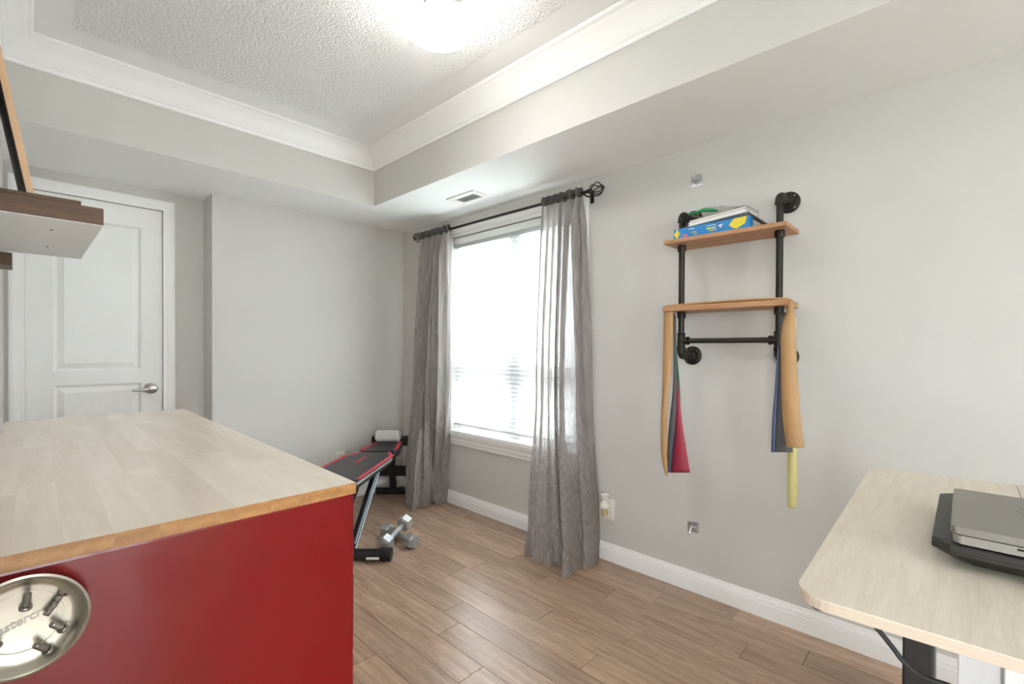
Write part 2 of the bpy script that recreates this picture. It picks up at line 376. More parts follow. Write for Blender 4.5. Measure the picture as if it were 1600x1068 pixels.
bm = NB(); sweep(bm, [(XL, DD), (XL, YJ)], base, XY); struct(obj('baseboard_left', bm, m_white, smooth=True))

# ------------------------------------------------------------------ door
DY = DD+.012
bm = NB()
P1 = (.124, .518, 1.03, 1.908); P2 = (.124, .518, .20, .952)
box(bm, (DX0+.003, DY, .008), (P1[0], DY+.035, DZ-.004)); box(bm, (P1[1], DY, .008), (DX1-.003, DY+.035, DZ-.004))
for z0, z1 in ((.008, P2[2]), (P2[3], P1[2]), (P1[3], DZ-.004)): box(bm, (P1[0], DY, z0), (P1[1], DY+.035, z1))
door = struct(obj('door_1', bm, m_door), 'white two-panel interior door')
XZ = lambda Y: (lambda p, wv: Vector((p.x, Y-wv, p.y)))
for q in (P1, P2):
    bm = NB()
    pr = [(0, 0), (.006, -.003), (.012, -.010), (.018, -.011), (.044, -.002), (.047, -.001), (.047, -.02), (0, -.02)]
    sweep(bm, [(q[0], q[2]), (q[1], q[2]), (q[1], q[3]), (q[0], q[3])], pr, XZ(DY), closed=True)
    box(bm, (q[0]+.046, DY+.001, q[2]+.046), (q[1]-.046, DY+.02, q[3]-.046))
    obj('panel', bm, m_door, door)
bm = NB()   # lever handle
Mh = Matrix.Translation((.560, DY, .914)) @ Matrix.Rotation(math.radians(90), 4, 'X')
lathe(bm, [(0, 0), (.033, 0), (.033, .006), (.026, .011), (.013, .014), (.013, .05), (.027, .053), (.03, .064), (.02, .075), (0, .078)], Mh, 28)
tube(bm, [(.552, DY-.064, .912), (.52, DY-.066, .911), (.49, DY-.066, .908), (.462, DY-.062, .907)], [.011, .009, .008, .007], 10)
obj('lever_handle', bm, m_nickel, door, True)['label'] = 'satin nickel lever handle'
bm = NB(); box(bm, (DX1-.004, DY-.002, .885), (DX1-.001, DY+.02, .945)); obj('latch_plate', bm, m_nickel, door)
cas = [(-.002, 0), (-.002, .010), (.006, .013), (.018, .012), (.024, .016), (.046, .018), (.056, .015), (.060, .012), (.060, 0)]
bm = NB(); sweep(bm, [(DX0, 0), (DX0, DZ), (DX1, DZ), (DX1, 0)], cas, XZ(DD))
struct(obj('trim_2', bm, m_white, smooth=True), 'white door casing')

# ------------------------------------------------------------------ window
YZ = lambda p, wv: Vector((W-wv, p.x, p.y))
wc = [(0, -.06), (0, .012), (.010, .016), (.022, .014), (.03, .02), (.058, .022), (.068, .018), (.075, .012), (.075, 0), (.006, 0), (.006, -.06)]
bm = NB(); sweep(bm, [(WY0, WZ0), (WY0, WZ1), (WY1, WZ1), (WY1, WZ0)], wc, YZ)
struct(obj('trim_3', bm, m_white, smooth=True), 'white window casing')
bm = NB()
box(bm, (W-.045, WY0-.09, WZ0-.032), (W+.07, WY1+.09, WZ0), .006)
sl = [(0, 0), (.03, 0), (.03, .014), (.024, .02), (.018, .022), (.018, .05), (.012, .06), (.012, .075), (0, .078)]
n0 = len(bm.verts)
prof = [(W-o_, WZ0-.032-.078+z_) for o_, z_ in [(0, 0), (.014, 0), (.016, .02), (.022, .026), (.024, .05), (.034, .062), (.036, .078), (0, .078)]]
A = [bm.verts.new((x_, WY0-.075, z_)) for x_, z_ in prof]; B = [bm.verts.new((x_, WY1+.075, z_)) for x_, z_ in prof]
for k in range(len(prof)): bm.faces.new((A[k], A[(k+1) % len(prof)], B[(k+1) % len(prof)], B[k]))
bm.faces.new(A); bm.faces.new(B[::-1])
struct(obj('trim_4', bm, m_white), 'white window sill with moulded apron')
win = bpy.data.objects.new('window_1', None); COL.objects.link(win); place(win, Matrix.Translation((W+.09, (WY0+WY1)/2, WZ0))); struct(win, 'white double window with upper and lower panes')
FX0, FX1 = W+.055, W+.12
ZR0, ZR1, YM0, YM1 = .965, 1.035, 2.12, 2.235
bm = NB()
for a_, b_ in (((FX0, WY0, WZ0), (FX1, WY0+.035, WZ1)), ((FX0, WY1-.035, WZ0), (FX1, WY1, WZ1)), ((FX0, WY0+.035, WZ0), (FX1, WY1-.035, WZ0+.035)), ((FX0, WY0+.035, WZ1-.035), (FX1, WY1-.035, WZ1))):
    box(bm, a_, b_, .003, 1)
obj('window_frame', bm, m_vinyl, win)
bm = NB(); box(bm, (FX0-.006, YM0, WZ0+.035), (FX1-.002, YM1, WZ1-.035), .004, 1); obj('mullion', bm, m_vinyl, win)
for (ya, yb) in ((WY0+.035, YM0), (YM1, WY1-.035)):
    bm = NB(); box(bm, (FX0+.004, ya, ZR0), (FX1-.004, yb, ZR1), .004, 1); obj('transom_rail', bm, m_vinyl, win)
    for (za, zb) in ((WZ0+.035, ZR0), (ZR1, WZ1-.035)):
        bm = NB(); t = .036; x0, x1 = FX0+.012, FX1-.012
        for p_, q_ in (((x0, ya, za), (x1, ya+t, zb)), ((x0, yb-t, za), (x1, yb, zb)), ((x0, ya+t, za), (x1, yb-t, za+t)), ((x0, ya+t, zb-t), (x1, yb-t, zb))): box(bm, p_, q_, .002, 1)
        s_ = obj('sash', bm, m_vinyl, win)
        bm = NB(); box(bm, (x0+.018, ya+t-.004, za+t-.004), (x0+.022, yb-t+.004, zb-t+.004)); obj('pane', bm, m_glass, s_)
# pleated shade inside the reveal
sh = thing('window_shade', 'white sheer pleated shade lowered over the window', 'window shade', (W+.02, 2.22, .60))
bm = NB(); box(bm, (W-.004, WY0+.008, 1.948), (W+.045, WY1-.008, 1.994), .004, 2); obj('head_rail', bm, m_vinyl, sh)
m_railshadow = mat('head_rail_shadow_grey', srgb(186, 190, 188), .5)
bm = NB(); box(bm, (W+.004, WY0+.012, 1.920), (W+.040, WY1-.012, 1.948), .006, 2); obj('rail_shadow_strip', bm, m_railshadow, sh)  # grey strip stands in for the head rail's shadow on the cloth
bm = NB(); rows = []; n = 96
for k in range(n+1):
    z = 1.92-(1.92-.612)*k/n; x = W+.018+(.007 if k % 2 else -.007)
    rows.append([bm.verts.new((x, y_, z)) for y_ in (WY0+.012, WY1-.012)])
for A, B in zip(rows, rows[1:]): bm.faces.new((A[0], A[1], B[1], B[0]))
obj('shade_cloth', bm, m_shade, sh)
bm = NB(); box(bm, (W+.006, WY0+.012, .594), (W+.032, WY1-.012, .614), .004, 2); obj('bottom_rail', bm, m_vinyl, sh)

# outside: pale house across the street and lawn
m_siding = mat('pale_siding', srgb(232, 232, 228), .8, var=.03, scale=3)
m_roofing = mat('pale_grey_shingle', srgb(170, 170, 172), .9, var=.1, scale=5)
m_snow = mat('pale_ground', srgb(205, 208, 202), .9, var=.08, scale=1)
bm = NB(); box(bm, (-45, -45, -1.4), (45, 45, -1.2)); struct(obj('ground', bm, m_snow), 'pale ground outside the window')
hs = thing('neighbour_house', 'pale neighbouring house faintly seen through the window shade', 'house', (17, 13, -1.2))
bm = NB(); box(bm, (13.5, 8, -1.2), (20, 19, 2.2)); obj('house_wall', bm, m_siding, hs)
bm = NB(); prism(bm, [(13.0, 2.2), (20.5, 2.2), (16.75, 4.6)], 7.6, 19.4, lambda p, z: Vector((p[0], z, p[1]))); obj('roof', bm, m_roofing, hs)
m_pane = mat('dark_house_glass', srgb(120, 128, 134), .15)
for y_ in (9.2, 12.2, 15.2):
    bm = NB(); box(bm, (13.44, y_, .2), (13.5, y_+1.5, 1.6)); f_ = obj('house_window', bm, m_vinyl, hs)
    bm = NB(); box(bm, (13.42, y_+.1, .3), (13.445, y_+1.4, 1.5)); obj('house_pane', bm, m_pane, f_)

# ------------------------------------------------------------------ curtain rod
RX, RZ = W-.08, 2.046
rod = thing('curtain_rod', 'dark bronze curtain rod with twisted cage finials above the window', 'curtain rod', (RX, 2.3, RZ))
bm = NB(); tube(bm, [(RX, 1.52, RZ), (RX, 3.09, RZ)], .009, 14); obj('rod', bm, m_rod, rod, True)
for ye, s in ((1.52, -1), (3.09, 1)):
    bm = NB(); c = Vector((RX, ye+s*.055, RZ))
    tube(bm, [(RX, ye-s*.004, RZ), (RX, ye+s*.018, RZ)], .012, 12)
    for k in range(6):
        pts = []
        for j in range(11):
            a = math.pi*j/10; ph = 2*math.pi*k/6 + 1.3*j/10
            pts.append(c + Vector((math.cos(ph)*.036*math.sin(a), -s*math.cos(a)*.038, math.sin(ph)*.036*math.sin(a))))
        tube(bm, pts, .0032, 6)
    sphere(bm, c+Vector((0, s*.042, 0)), .009, 10)
    obj('finial', bm, m_rod, rod, True)
for yb in (1.545, 3.0):
    bm = NB(); box(bm, (W-.006, yb-.012, RZ-.045), (W-.001, yb+.012, RZ+.02), .002, 1)
    tube(bm, [(W-.003, yb, RZ-.012), (RX+.02, yb, RZ-.016), (RX, yb, RZ-.0125), (RX-.012, yb, RZ-.004)], .0045, 8)
    obj('bracket', bm, m_rod, rod, True)

# ------------------------------------------------------------------ curtains
def sm(t): t = max(0, min(1, t)); return t*t*(3-2*t)
def curve(pts, u):
    n = len(pts)-1; k = min(n-1, int(u*n)); t = u*n-k
    p0, p1, p2, p3 = (Vector(pts[max(0, min(n, k+d))]) for d in (-1, 0, 1, 2))
    return .5*((2*p1)+(p2-p0)*t+(2*p0-5*p1+4*p2-p3)*t*t+(3*p1-p0-3*p2+p3)*t**3)
def make_curtain(label, top, mid, bot, nf, seed, zbot):
    """top/mid/bot: plan polylines (x, y); nf folds"""
    rr = random.Random(seed); NU, NV = 150, 90
    ph = [rr.uniform(0, 6.28) for _ in range(8)]
    wig = lambda u: .05*math.sin(9*u+ph[0])+.035*math.sin(17*u+ph[1])
    def pt(u, v):
        p = curve(top, u).lerp(curve(mid, u), sm(v/.55)) if v < .55 else curve(mid, u).lerp(curve(bot, u), sm((v-.55)/.45))
        uu = u+wig(u)*(.4+.6*v)+.02*math.sin(5*v+ph[2])
        amp = (.013+.026*sm(v/.12)+.012*sm((v-.5)/.5))*(0.75+.4*math.sin(6*u+ph[3]))
        f = math.sin(2*math.pi*nf*uu+ph[4])+.5*math.sin(2*math.pi*nf*2.3*uu+ph[5]+2*v)
        fine = .0028*math.sin(2*math.pi*nf*6.1*uu+ph[6]+3*v)*sm(v/.05)+.0016*math.sin(2*math.pi*nf*11*uu+9*v+ph[7])
        x = p.x-.006+amp*f+fine; y = p.y+amp*.45*math.cos(2*math.pi*nf*uu+ph[4])
        zb = zbot(u); z = (RZ+.032)+(zb-(RZ+.032))*v
        if v > .8: x -= .012*math.sin(26*v+9*u+ph[2])*sm((v-.8)/.2); y += .008*math.sin(31*v+14*u)*sm((v-.8)/.2)
        return Vector((min(x, W-.022), y, z))
    c = thing('curtain', label, 'curtain', (RX, (top[0][1]+top[-1][1])/2, 0), 'grey sheer curtains')
    hem = .052/RZ
    bm = NB(); g = []
    for j in range(NV+1):
        v = hem+(1-hem)*(j/NV); g.append([bm.verts.new(pt(i/NU, v)) for i in range(NU+1)])
    for j in range(NV):
        for i in range(NU): bm.faces.new((g[j][i], g[j][i+1], g[j+1][i+1], g[j+1][i]))
    obj('cloth', bm, m_curtain, c, 'all')
    bm = NB(); g = []
    for side in (0, 1):      # rod pocket: cloth in front of and behind the rod
        rows_ = []
        for j in range(7):
            v = hem*j/6; row = []
            for i in range(NU+1):
                p = pt(i/NU, hem*1.05); z = (RZ+.032)*(1-v)+.0*v
                dx = .013*math.sin(math.pi*min(1, max(0, j/6)))*(1 if side else -1)
                q = pt(i/NU, v); row.append(bm.verts.new((min(RX-.004+(q.x-RX)*.8+dx+.005*math.sin(i*.9+ph[1]), W-.03), q.y, RZ+.032-(.032+.02)*2*j/6*.52)))
            rows_.append(row)
        for j in range(6):
            for i in range(NU): bm.faces.new((rows_[j][i], rows_[j][i+1], rows_[j+1][i+1], rows_[j+1][i]))
        g.append(rows_)
    obj('rod_pocket', bm, m_hem, c, 'all')
    return c
def lift(profile):
    return lambda u: curve([(0, z) for z in profile], u).y
make_curtain('left grey sheer curtain beside the workout bench', [(RX, 3.08), (RX, 2.90), (RX, 2.74)],
             [(RX-.02, 3.135), (RX-.03, 2.96), (RX, 2.745)],
             [(W-.21, 3.05), (W-.275, 2.97), (W-.32, 2.865), (W-.14, 2.84), (W-.055, 2.86), (W-.04, 2.845)], 5, 3, lift([.03, .015, .004, .02, .008, .006]))
make_curtain('right grey sheer curtain beside the pipe shelf', [(RX, 1.845), (RX, 1.71), (RX, 1.565)],
             [(RX-.01, 1.87), (RX-.04, 1.70), (RX, 1.515)],
             [(W-.19, 1.86), (W-.26, 1.75), (W-.305, 1.63), (W-.24, 1.57), (W-.29, 1.48), (W-.16, 1.46), (W-.09, 1.47)], 6, 11, lift([.008, .004, .004, .012, .004, .004, .01]))

# ------------------------------------------------------------------ ceiling lamp
def ceiling_lamp(label, loc, strength):
    x, y = loc; L_ = thing('ceiling_lamp', label, 'lamp', (x, y, CZ-.174))
    M = Matrix.Translation((x, y, 0))
    bm = NB(); lathe(bm, [(0, CZ-.005), (.06, CZ-.005), (.06, CZ-.03), (.03, CZ-.04), (.03, CZ-.105), (.129, CZ-.108), (.129, CZ-.114), (0, CZ-.114)], M, 40); obj('canopy', bm, m_white, L_, True)
    gl = glow('frosted_lamp_glass', (1, .98, .95, 1), strength)
    bm = NB(); R_ = .134; pr = [(R_, CZ-.122), (R_+.001, CZ-.124), (R_, CZ-.126)]
    for k in range(1, 13): a = math.pi/2*k/12; pr.append((R_*math.cos(a)*1.0, CZ-.126-.048*math.sin(a)))
    pr[-1] = (0, CZ-.174); lathe(bm, pr, M, 48); d_ = obj('glass_dome', bm, gl, L_, True); d_['label'] = 'frosted white glass dome'
    for k in range(3):
        a = math.radians(-26+120*k); cx_, cy_ = x+math.cos(a)*.138, y+math.sin(a)*.138
        Mk = Matrix.Translation((cx_, cy_, CZ-.122)) @ Matrix.Rotation(a, 4, 'Z')
        bm = NB(); box(bm, (-.004, -.007, -.012), (.004, .007, .012), .002, 1, Mk); box(bm, (-.05, -.004, .010), (.002, .004, .013), 0, 1, Mk)
        obj('clip', bm, m_nickel, L_)
    return L_
ceiling_lamp('frosted glass dome ceiling lamp with nickel clips', (1.085, 1.435), LAMP_STRENGTH)
ceiling_lamp('added fill lamp, a dome over the unseen hall behind the camera', (-.35, -1.35), FILL_LAMP_STRENGTH)  # lamp added in the unseen hall to brighten the room

# ------------------------------------------------------------------ air vent in the soffit
v = thing('air_vent', 'white ceiling air vent with dark slots near the window', 'vent', (2.01, 2.335, H-.012))
vx0, vx1, vy0, vy1 = 1.935, 2.095, 2.20, 2.47
bm = NB()
for a_, b_ in (((vx0, vy0, H-.008), (vx0+.042, vy1, H)), ((vx1-.042, vy0, H-.008), (vx1, vy1, H)), ((vx0+.042, vy0, H-.008), (vx1-.042, vy0+.045, H)), ((vx0+.042, vy1-.045, H-.008), (vx1-.042, vy1, H))): box(bm, a_, b_, .002, 1)
obj('frame', bm, m_platewhite, v)
bm = NB(); box(bm, (vx0+.04, vy0+.04, H-.001), (vx1-.04, vy1-.04, H+.0005)); obj('duct_opening', bm, m_dark, v)
for k in range(4):
    xk = vx0+.042+(vx1-vx0-.084)*(k+.9)/4.6; bm = NB()
    box(bm, (-.0042, vy0+.044, -.0008), (.0042, vy1-.044, .0008), 0, 1, Matrix.Translation((xk, 0, H-.005)) @ Matrix.Rotation(math.radians(-20), 4, 'Y')); obj('slat', bm, m_platewhite, v)

# ------------------------------------------------------------------ red tool cabinet
cx, cyf, rot = .4186, .7915, -.0166
MC = Matrix.Translation((cx, cyf, 0)) @ Matrix.Rotation(rot, 4, 'Z')      # local: x to the left is negative, y away from camera
CW, CL, CT = .478, 1.424, .93
cab = thing('tool_cabinet', 'red tool cabinet with butcher block worktop', 'cabinet', MC @ Vector((-CW/2, CL/2, 0)))
def cobj(name, fn, mt, parent=cab, smooth=False):
    b_ = NB(); fn(b_); bmesh.ops.transform(b_, matrix=MC, verts=b_.verts); return obj(name, b_, mt, parent, smooth)
cobj('body', lambda b_: box(b_, (-CW+.006, .003, .12), (-.003, CL-.006, .9105), .004, 2), m_red)
NS = 10; sw = CW/NS
for k in range(NS):
    ys = [0]; 
    while ys[-1] < CL-.25: ys.append(ys[-1]+random.uniform(.3, .62))
    ys = ys[:-1]+[CL] if len(ys) > 2 and CL-ys[-1] < .2 else ys+[CL]
    for a_, b_ in zip(ys, ys[1:]):
        cobj('stave', lambda q: box(q, (-CW+k*sw+.00003, a_+.00003, CT-.0195), (-CW+(k+1)*sw-.00003, b_-.00003, CT)), [m_stave_sheen, m_endgrain])
        st_ = LAST[0]
        for f_ in st_.data.polygons:
            if abs(f_.normal.z) < .5: f_.material_index = 1
for k in range(5):
    z0 = .16+.15*k
    d_ = cobj('drawer', lambda q: box(q, (-.003, .03, z0), (.012, CL-.04, z0+.14), .003, 1), m_red)
    cobj('handle', lambda q: box(q, (.012, .08, z0+.115), (.028, CL-.09, z0+.128), .004, 1), m_steel, d_)
for x_ in (-.06, -CW+.06):
    for y_ in (.08, CL-.08):
        cobj('caster', lambda q: (lathe(q, [(0, -.018), (.05, -.018), (.055, -.01), (.055, .01), (.05, .018), (0, .018)], Matrix.Translation((x_, y_, .055)) @ Matrix.Rotation(math.pi/2, 4, 'Y'), 20), box(q, (x_-.03, y_-.03, .10), (x_+.03, y_+.03, .1215))), m_rubber)

# magnetic tray with bolts on the near end of the cabinet
ty = MC @ Vector((-.4176, 0, 0)); TC = Vector((.001, ty.y, .850)); TR = .059
MT = Matrix.Translation(TC) @ Matrix.Rotation(rot, 4, 'Z') @ Matrix.Rotation(math.radians(90), 4, 'X')    # local z -> towards camera
tray = thing('magnetic_tray', 'round steel magnetic parts tray stuck on the red cabinet', 'tray', TC)
bm = NB(); lathe(bm, [(0, .006), (.041, .006), (.046, .007), (.050, .010), (.0535, .019), (.056, .0205), (.0585, .0195), (.0575, .017), (.053, .006), (.050, .0015), (0, .0015)], MT, 64)
obj('dish', bm, m_steel, tray, True)
bm = NB(); lathe(bm, [(.0335, .0058), (.0341, .0066), (.0349, .0066), (.0355, .0058)], MT, 48); obj('embossed_ring', bm, m_steel, tray, True)
fc = bpy.data.curves.new('t', 'FONT'); fc.body = 'mastercraft'; fc.size = .0135; fc.offset = .0003; fc.align_x = 'CENTER'; fc.align_y = 'CENTER'; fc.extrude = .0004; fc.shear = .25
fo = bpy.data.objects.new('t', fc); COL.objects.link(fo); dg = bpy.context.evaluated_depsgraph_get(); me = bpy.data.meshes.new_from_object(fo.evaluated_get(dg))
bm = NB(); bm.from_mesh(me); bpy.data.objects.remove(fo)
bmesh.ops.transform(bm, matrix=MT @ Matrix.Translation((-.002, .002, .0066)) @ Matrix.Rotation(math.radians(17), 4, 'Z'), verts=bm.verts)
obj('lettering', bm, m_bolt, tray)
def bolt(label, p, ang, out, L_=.021, hex_=False):
    """p: head position in the tray's plane (x, z from its centre); ang: direction of the shank"""
    M = MT @ Matrix.Translation((p[0], p[1], .0115)) @ Matrix.Rotation(ang, 4, 'Z') @ Matrix.Rotation(math.radians(90-out), 4, 'Y')
    t = thing('bolt', label, 'bolt', M @ Vector((0, 0, 0)), 'loose bolts on the magnetic tray')
    bm = NB(); lathe(bm, [(0, 0), (.0058, 0), (.0058, .0022), (.0048, .0034), (0, .0034)], M, 6 if hex_ else 18); obj('bolt_head', bm, m_bolt, t, True)
    bm = NB(); pr = [(0, .003)]
    for k in range(8): z = .004+(L_-.004)*k/8; pr += [(.0032, z), (.0037, z+(L_-.004)/16)]
    pr += [(.0030, L_), (0, L_)]; lathe(bm, pr, M, 12); obj('threaded_shank', bm, m_bolt, t)
bolt('bolt standing upright at the top of the tray', (.002, .018), math.radians(84), 22, .021)
bolt('bolt with nut in the upper right of the tray', (.034, .025), math.radians(232), 15, .026, True)
bolt('bolt on the right of the tray', (.034, -.019), math.radians(128), 28, .019)
bolt('bolt at the lower right of the tray', (.021, -.040), math.radians(125), 28, .022)
bolt('bolt at the left edge of the tray below the lettering', (-.026, -.024), math.radians(60), 30, .018)

# ------------------------------------------------------------------ left wall shelf with leaning frame
lshelf = thing('floating_shelf', 'thick dark walnut floating shelf on the left wall', 'shelf', (.05, 2.03, 1.50))
bm = NB(); box(bm, (XL, 1.685, 1.5005), (.156, 2.385, 1.545), .0012, 1); obj('shelf_board', bm, m_walnut, lshelf)
bm = NB(); box(bm, (XL+.001, 1.6865, 1.4985), (.1552, 2.3835, 1.5005)); u_ = obj('underside_panel', bm, m_whitemelamine, lshelf); u_['label'] = 'pale laminated underside'
bm = NB()
for x_, y_ in ((.06, 1.85), (.06, 2.17)): box(bm, (x_-.003, y_-.006, 1.4978), (x_+.003, y_+.006, 1.4986))
objs('screw_slot', bm, m_dark, lshelf)
bm = NB(); box(bm, (XL+.01, 1.686, 1.545), (.111, 2.30, 1.5555), .001, 1); tag(obj('thin_board', bm, m_walnut), 'thin dark wooden board lying on the floating shelf', 'board')
bm = NB(); box(bm, (XL, 2.40, 1.455), (-.021, 2.56, 1.4975), .001, 1); tag(obj('wall_cleat', bm, m_walnut), 'small dark wooden wall cleat behind the floating shelf', 'bracket')
# frame leaning against the left wall (rests on the thin board)
fr = thing('picture_frame', 'oak framed picture leaning on the floating shelf', 'frame', (.0, 1.95, 1.5555))
lean = math.atan2(.070, .42); MF = Matrix.Translation((.0165, 1.70, 1.5575)) @ Matrix.Rotation(-lean, 4, 'Y')
def fobj(name, boxes, mt):
    b_ = NB()
    for a_, c_ in boxes: box(b_, a_, c_, .0008, 1)
    bmesh.ops.transform(b_, matrix=MF, verts=b_.verts); return obj(name, b_, mt, fr)
FL, FH = .38, .42
fobj('frame_side', [((-.006, 0, 0), (.008, .016, FH))], m_oakframe); fobj('frame_side', [((-.006, FL-.016, 0), (.008, FL, FH))], m_oakframe)
fobj('frame_rail', [((-.006, .016, 0), (.008, FL-.016, .016))], m_oakframe); fobj('frame_rail', [((-.006, .016, FH-.016), (.008, FL-.016, FH))], m_oakframe)
fobj('back_panel', [((-.0075, .001, .001), (-.006, FL-.001, FH-.001)), ((-.006, .016, .016), (.002, FL-.016, FH-.016))], m_backboard)

# ------------------------------------------------------------------ pipe shelf
PXx = W-.13; YR, YLp = .549, .958
ps = thing('pipe_shelf', 'black iron pipe wall shelf with two wooden boards', 'wall shelf', (W-.1, .76, 1.14))
for zc, th in ((1.656, .0175), (1.347, .023)):
    bm = NB(); box(bm, (W-.205, .508, zc), (W-.006, 1.014, zc+th), .0015, 2); obj('shelf_board', bm, m_pine, ps)
def coupling(b_, x, y, z0, z1, r):
    lathe(b_, [(0, z0), (r*.92, z0), (r, z0+.003), (r, z1-.003), (r*.92, z1), (0, z1)], Matrix.Translation((x, y, 0)), 20)
ZT, ZL = 1.797, 1.143
for y in (YR, YLp):
    bm = NB(); tube(bm, [(PXx, y, 1.674), (PXx, y, ZT-.02)], .0133, 18); tube(bm, [(PXx, y, 1.37), (PXx, y, 1.656)], .0133, 18)
    tube(bm, [(PXx, y, ZL+.02), (PXx, y, 1.347)], .0133, 18); objs('pipe', bm, m_pipe, ps, True)
    bm = NB(); coupling(bm, PXx, y, 1.627, 1.656, .019); coupling(bm, PXx, y, 1.6735, 1.682, .0185); coupling(bm, PXx, y, 1.370, 1.376, .018); coupling(bm, PXx, y, 1.316, 1.347, .019); objs('coupling', bm, m_pipe, ps, True)
    for z, sg in ((ZT, -1), (ZL, 1)):
        bm = NB(); R_ = .024; pts = []
        for k in range(9):
            a = math.pi/2*k/8; pts.append((PXx+R_-R_*math.cos(a), y, z-sg*0+sg*(R_-R_*math.sin(a))-sg*0))
        tube(bm, [(PXx, y, z+sg*.032)]+[(p[0], p[1], p[2]) for p in pts]+[(PXx+.034, y, z)], .0178, 16)
        tube(bm, [(PXx, y, z+sg*.026), (PXx, y, z+sg*.034)], .0195, 18)
        tube(bm, [(PXx+.03, y, z), (W-.02, y, z)], .0133, 14)
        obj('elbow', bm, m_pipe, ps, True)
        bm = NB(); Mf = Matrix.Translation((W, y, z)) @ Matrix.Rotation(math.radians(-90), 4, 'Y')
        lathe(bm, [(0, .0005), (.045, .0005), (.045, .006), (.042, .009), (.026, .011), (.022, .026), (.019, .028), (0, .028)], Mf, 36)
        fl = obj('flange', bm, m_pipe, ps, True)
        bm = NB()
        for k in range(4):
            a = math.pi/4+math.pi/2*k; lathe(bm, [(0, .0085), (.0055, .0085), (.004, .0115), (0, .012)], Mf @ Matrix.Translation((.034*math.cos(a), .034*math.sin(a), 0)), 10)
        objs('screw', bm, m_bolt, fl)
ZB = 1.212
bm = NB(); tube(bm, [(PXx, YR, ZB), (PXx, YLp, ZB)], .0115, 16); obj('cross_pipe', bm, m_pipe, ps, True)
for y, s in ((YR, 1), (YLp, -1)):
    bm = NB(); coupling(bm, PXx, y, ZB-.034, ZB+.034, .0172); coupling(bm, PXx, y, ZB-.036, ZB-.028, .0192); coupling(bm, PXx, y, ZB+.028, ZB+.036, .0192)
    tube(bm, [(PXx, y, ZB), (PXx, y+s*.036, ZB)], .0165, 16); tube(bm, [(PXx, y+s*.028, ZB), (PXx, y+s*.036, ZB)], .019, 16); obj('tee', bm, m_pipe, ps, True)

# ------------------------------------------------------------------ resistance bands
def ribbon(bm, rows, th=.0012):
    """rows of (left, right) world points; gives a thin solid strip"""
    A, B = [], []
    for i, (l, r) in enumerate(rows):
        l, r = Vector(l), Vector(r)
        l2, r2 = rows[min(i+1, len(rows)-1)]; l1, r1 = rows[max(i-1, 0)]
        t = (Vector(l2)+Vector(r2)-Vector(l1)-Vector(r1)); n = t.cross(r-l)
        n = n.normalized()*th/2 if n.length > 1e-9 else Vector((th/2, 0, 0))
        A.append([bm.verts.new(l+n), bm.verts.new(l.lerp(r, .5)+n*1.6), bm.verts.new(r+n)]); B.append([bm.verts.new(l-n), bm.verts.new(l.lerp(r, .5)-n*.4), bm.verts.new(r-n)])
    for i in range(len(rows)-1):
        for k in (0, 1):
            bm.faces.new((A[i][k], A[i][k+1], A[i+1][k+1], A[i+1][k])); bm.faces.new((B[i][k], B[i+1][k], B[i+1][k+1], B[i][k+1]))
        bm.faces.new((A[i][0], A[i+1][0], B[i+1][0], B[i][0])); bm.faces.new((A[i][2], B[i][2], B[i+1][2], A[i+1][2]))
    for i in (0, -1):
        for k in (0, 1):
            bm.faces.new((A[i][k], B[i][k], B[i][k+1], A[i][k+1]))
def smooth_rows(rows, n=5):
    out = []
    L = [r[0] for r in rows]; R = [r[1] for r in rows]; N = (len(rows)-1)*n
    return [(curve(L, k/N), curve(R, k/N)) for k in range(N+1)]
def rub(name, c, var=.06): return mat(name, c, .5, var=var, scale=30)
m_tan = rub('tan_latex', srgb(190, 150, 102)); m_redb = rub('red_latex', srgb(160, 50, 70)); m_green = rub('green_latex', srgb(28, 96, 78)); m_navy = rub('navy_latex', srgb(48, 50, 88))
m_greyb = rub('charcoal_latex', srgb(92, 92, 94)); m_blueb = rub('blue_latex', srgb(84, 94, 130)); m_yel = rub('yellow_latex', srgb(226, 216, 150))
zt = 1.347+.023
def hang(rows, X): return [(tuple(onX(xl, y, X if not isinstance(X, (list, tuple)) else X[i])), tuple(onX(xr, y, X if not isinstance(X, (list, tuple)) else X[i]))) for i, (xl, xr, y) in enumerate(rows)]
# tan loop: lies along the shelf, hangs off both ends
tb = thing('resistance_band', 'tan flat exercise band draped lengthwise over the lower shelf board', 'exercise band', (W-.14, .76, zt), 'exercise bands on the pipe shelf')
bm = NB(); rows = [((W-.10, 1.016, zt+.002), (W-.175, 1.016, zt+.002)), ((W-.105, .98, zt+.004), (W-.185, .99, zt+.004)), ((W-.11, .85, zt+.006), (W-.19, .85, zt+.008)), ((W-.11, .70, zt+.009), (W-.19, .70, zt+.010)), ((W-.11, .56, zt+.007), (W-.19, .56, zt+.007)), ((W-.12, .506, zt+.004), (W-.185, .504, zt+.003))]
ribbon(bm, smooth_rows(rows), .007); obj('shelf_run', bm, m_tan, tb, 'all')
bm = NB(); ribbon(bm, smooth_rows(hang([(1037, 1052, 484), (1037, 1052, 500), (1036, 1050, 560), (1035, 1045, 610), (1033, 1042, 660), (1033, 1042, 705), (1037, 1043, 730), (1041, 1043, 743)], [W-.17]*4+[W-.175]*4)), .0025); obj('hanging_end', bm, m_tan, tb, 'all')
bm = NB(); ribbon(bm, smooth_rows(hang([(1230, 1240, 469), (1229, 1241, 485), (1220.5, 1243, 520), (1220.5, 1246, 580), (1222, 1250, 640), (1226, 1254, 680), (1229, 1257, 699)], [W-.15, W-.16, W-.17, W-.172, W-.172, W-.172, W-.172])), .003); obj('hanging_end', bm, m_tan, tb, 'all')
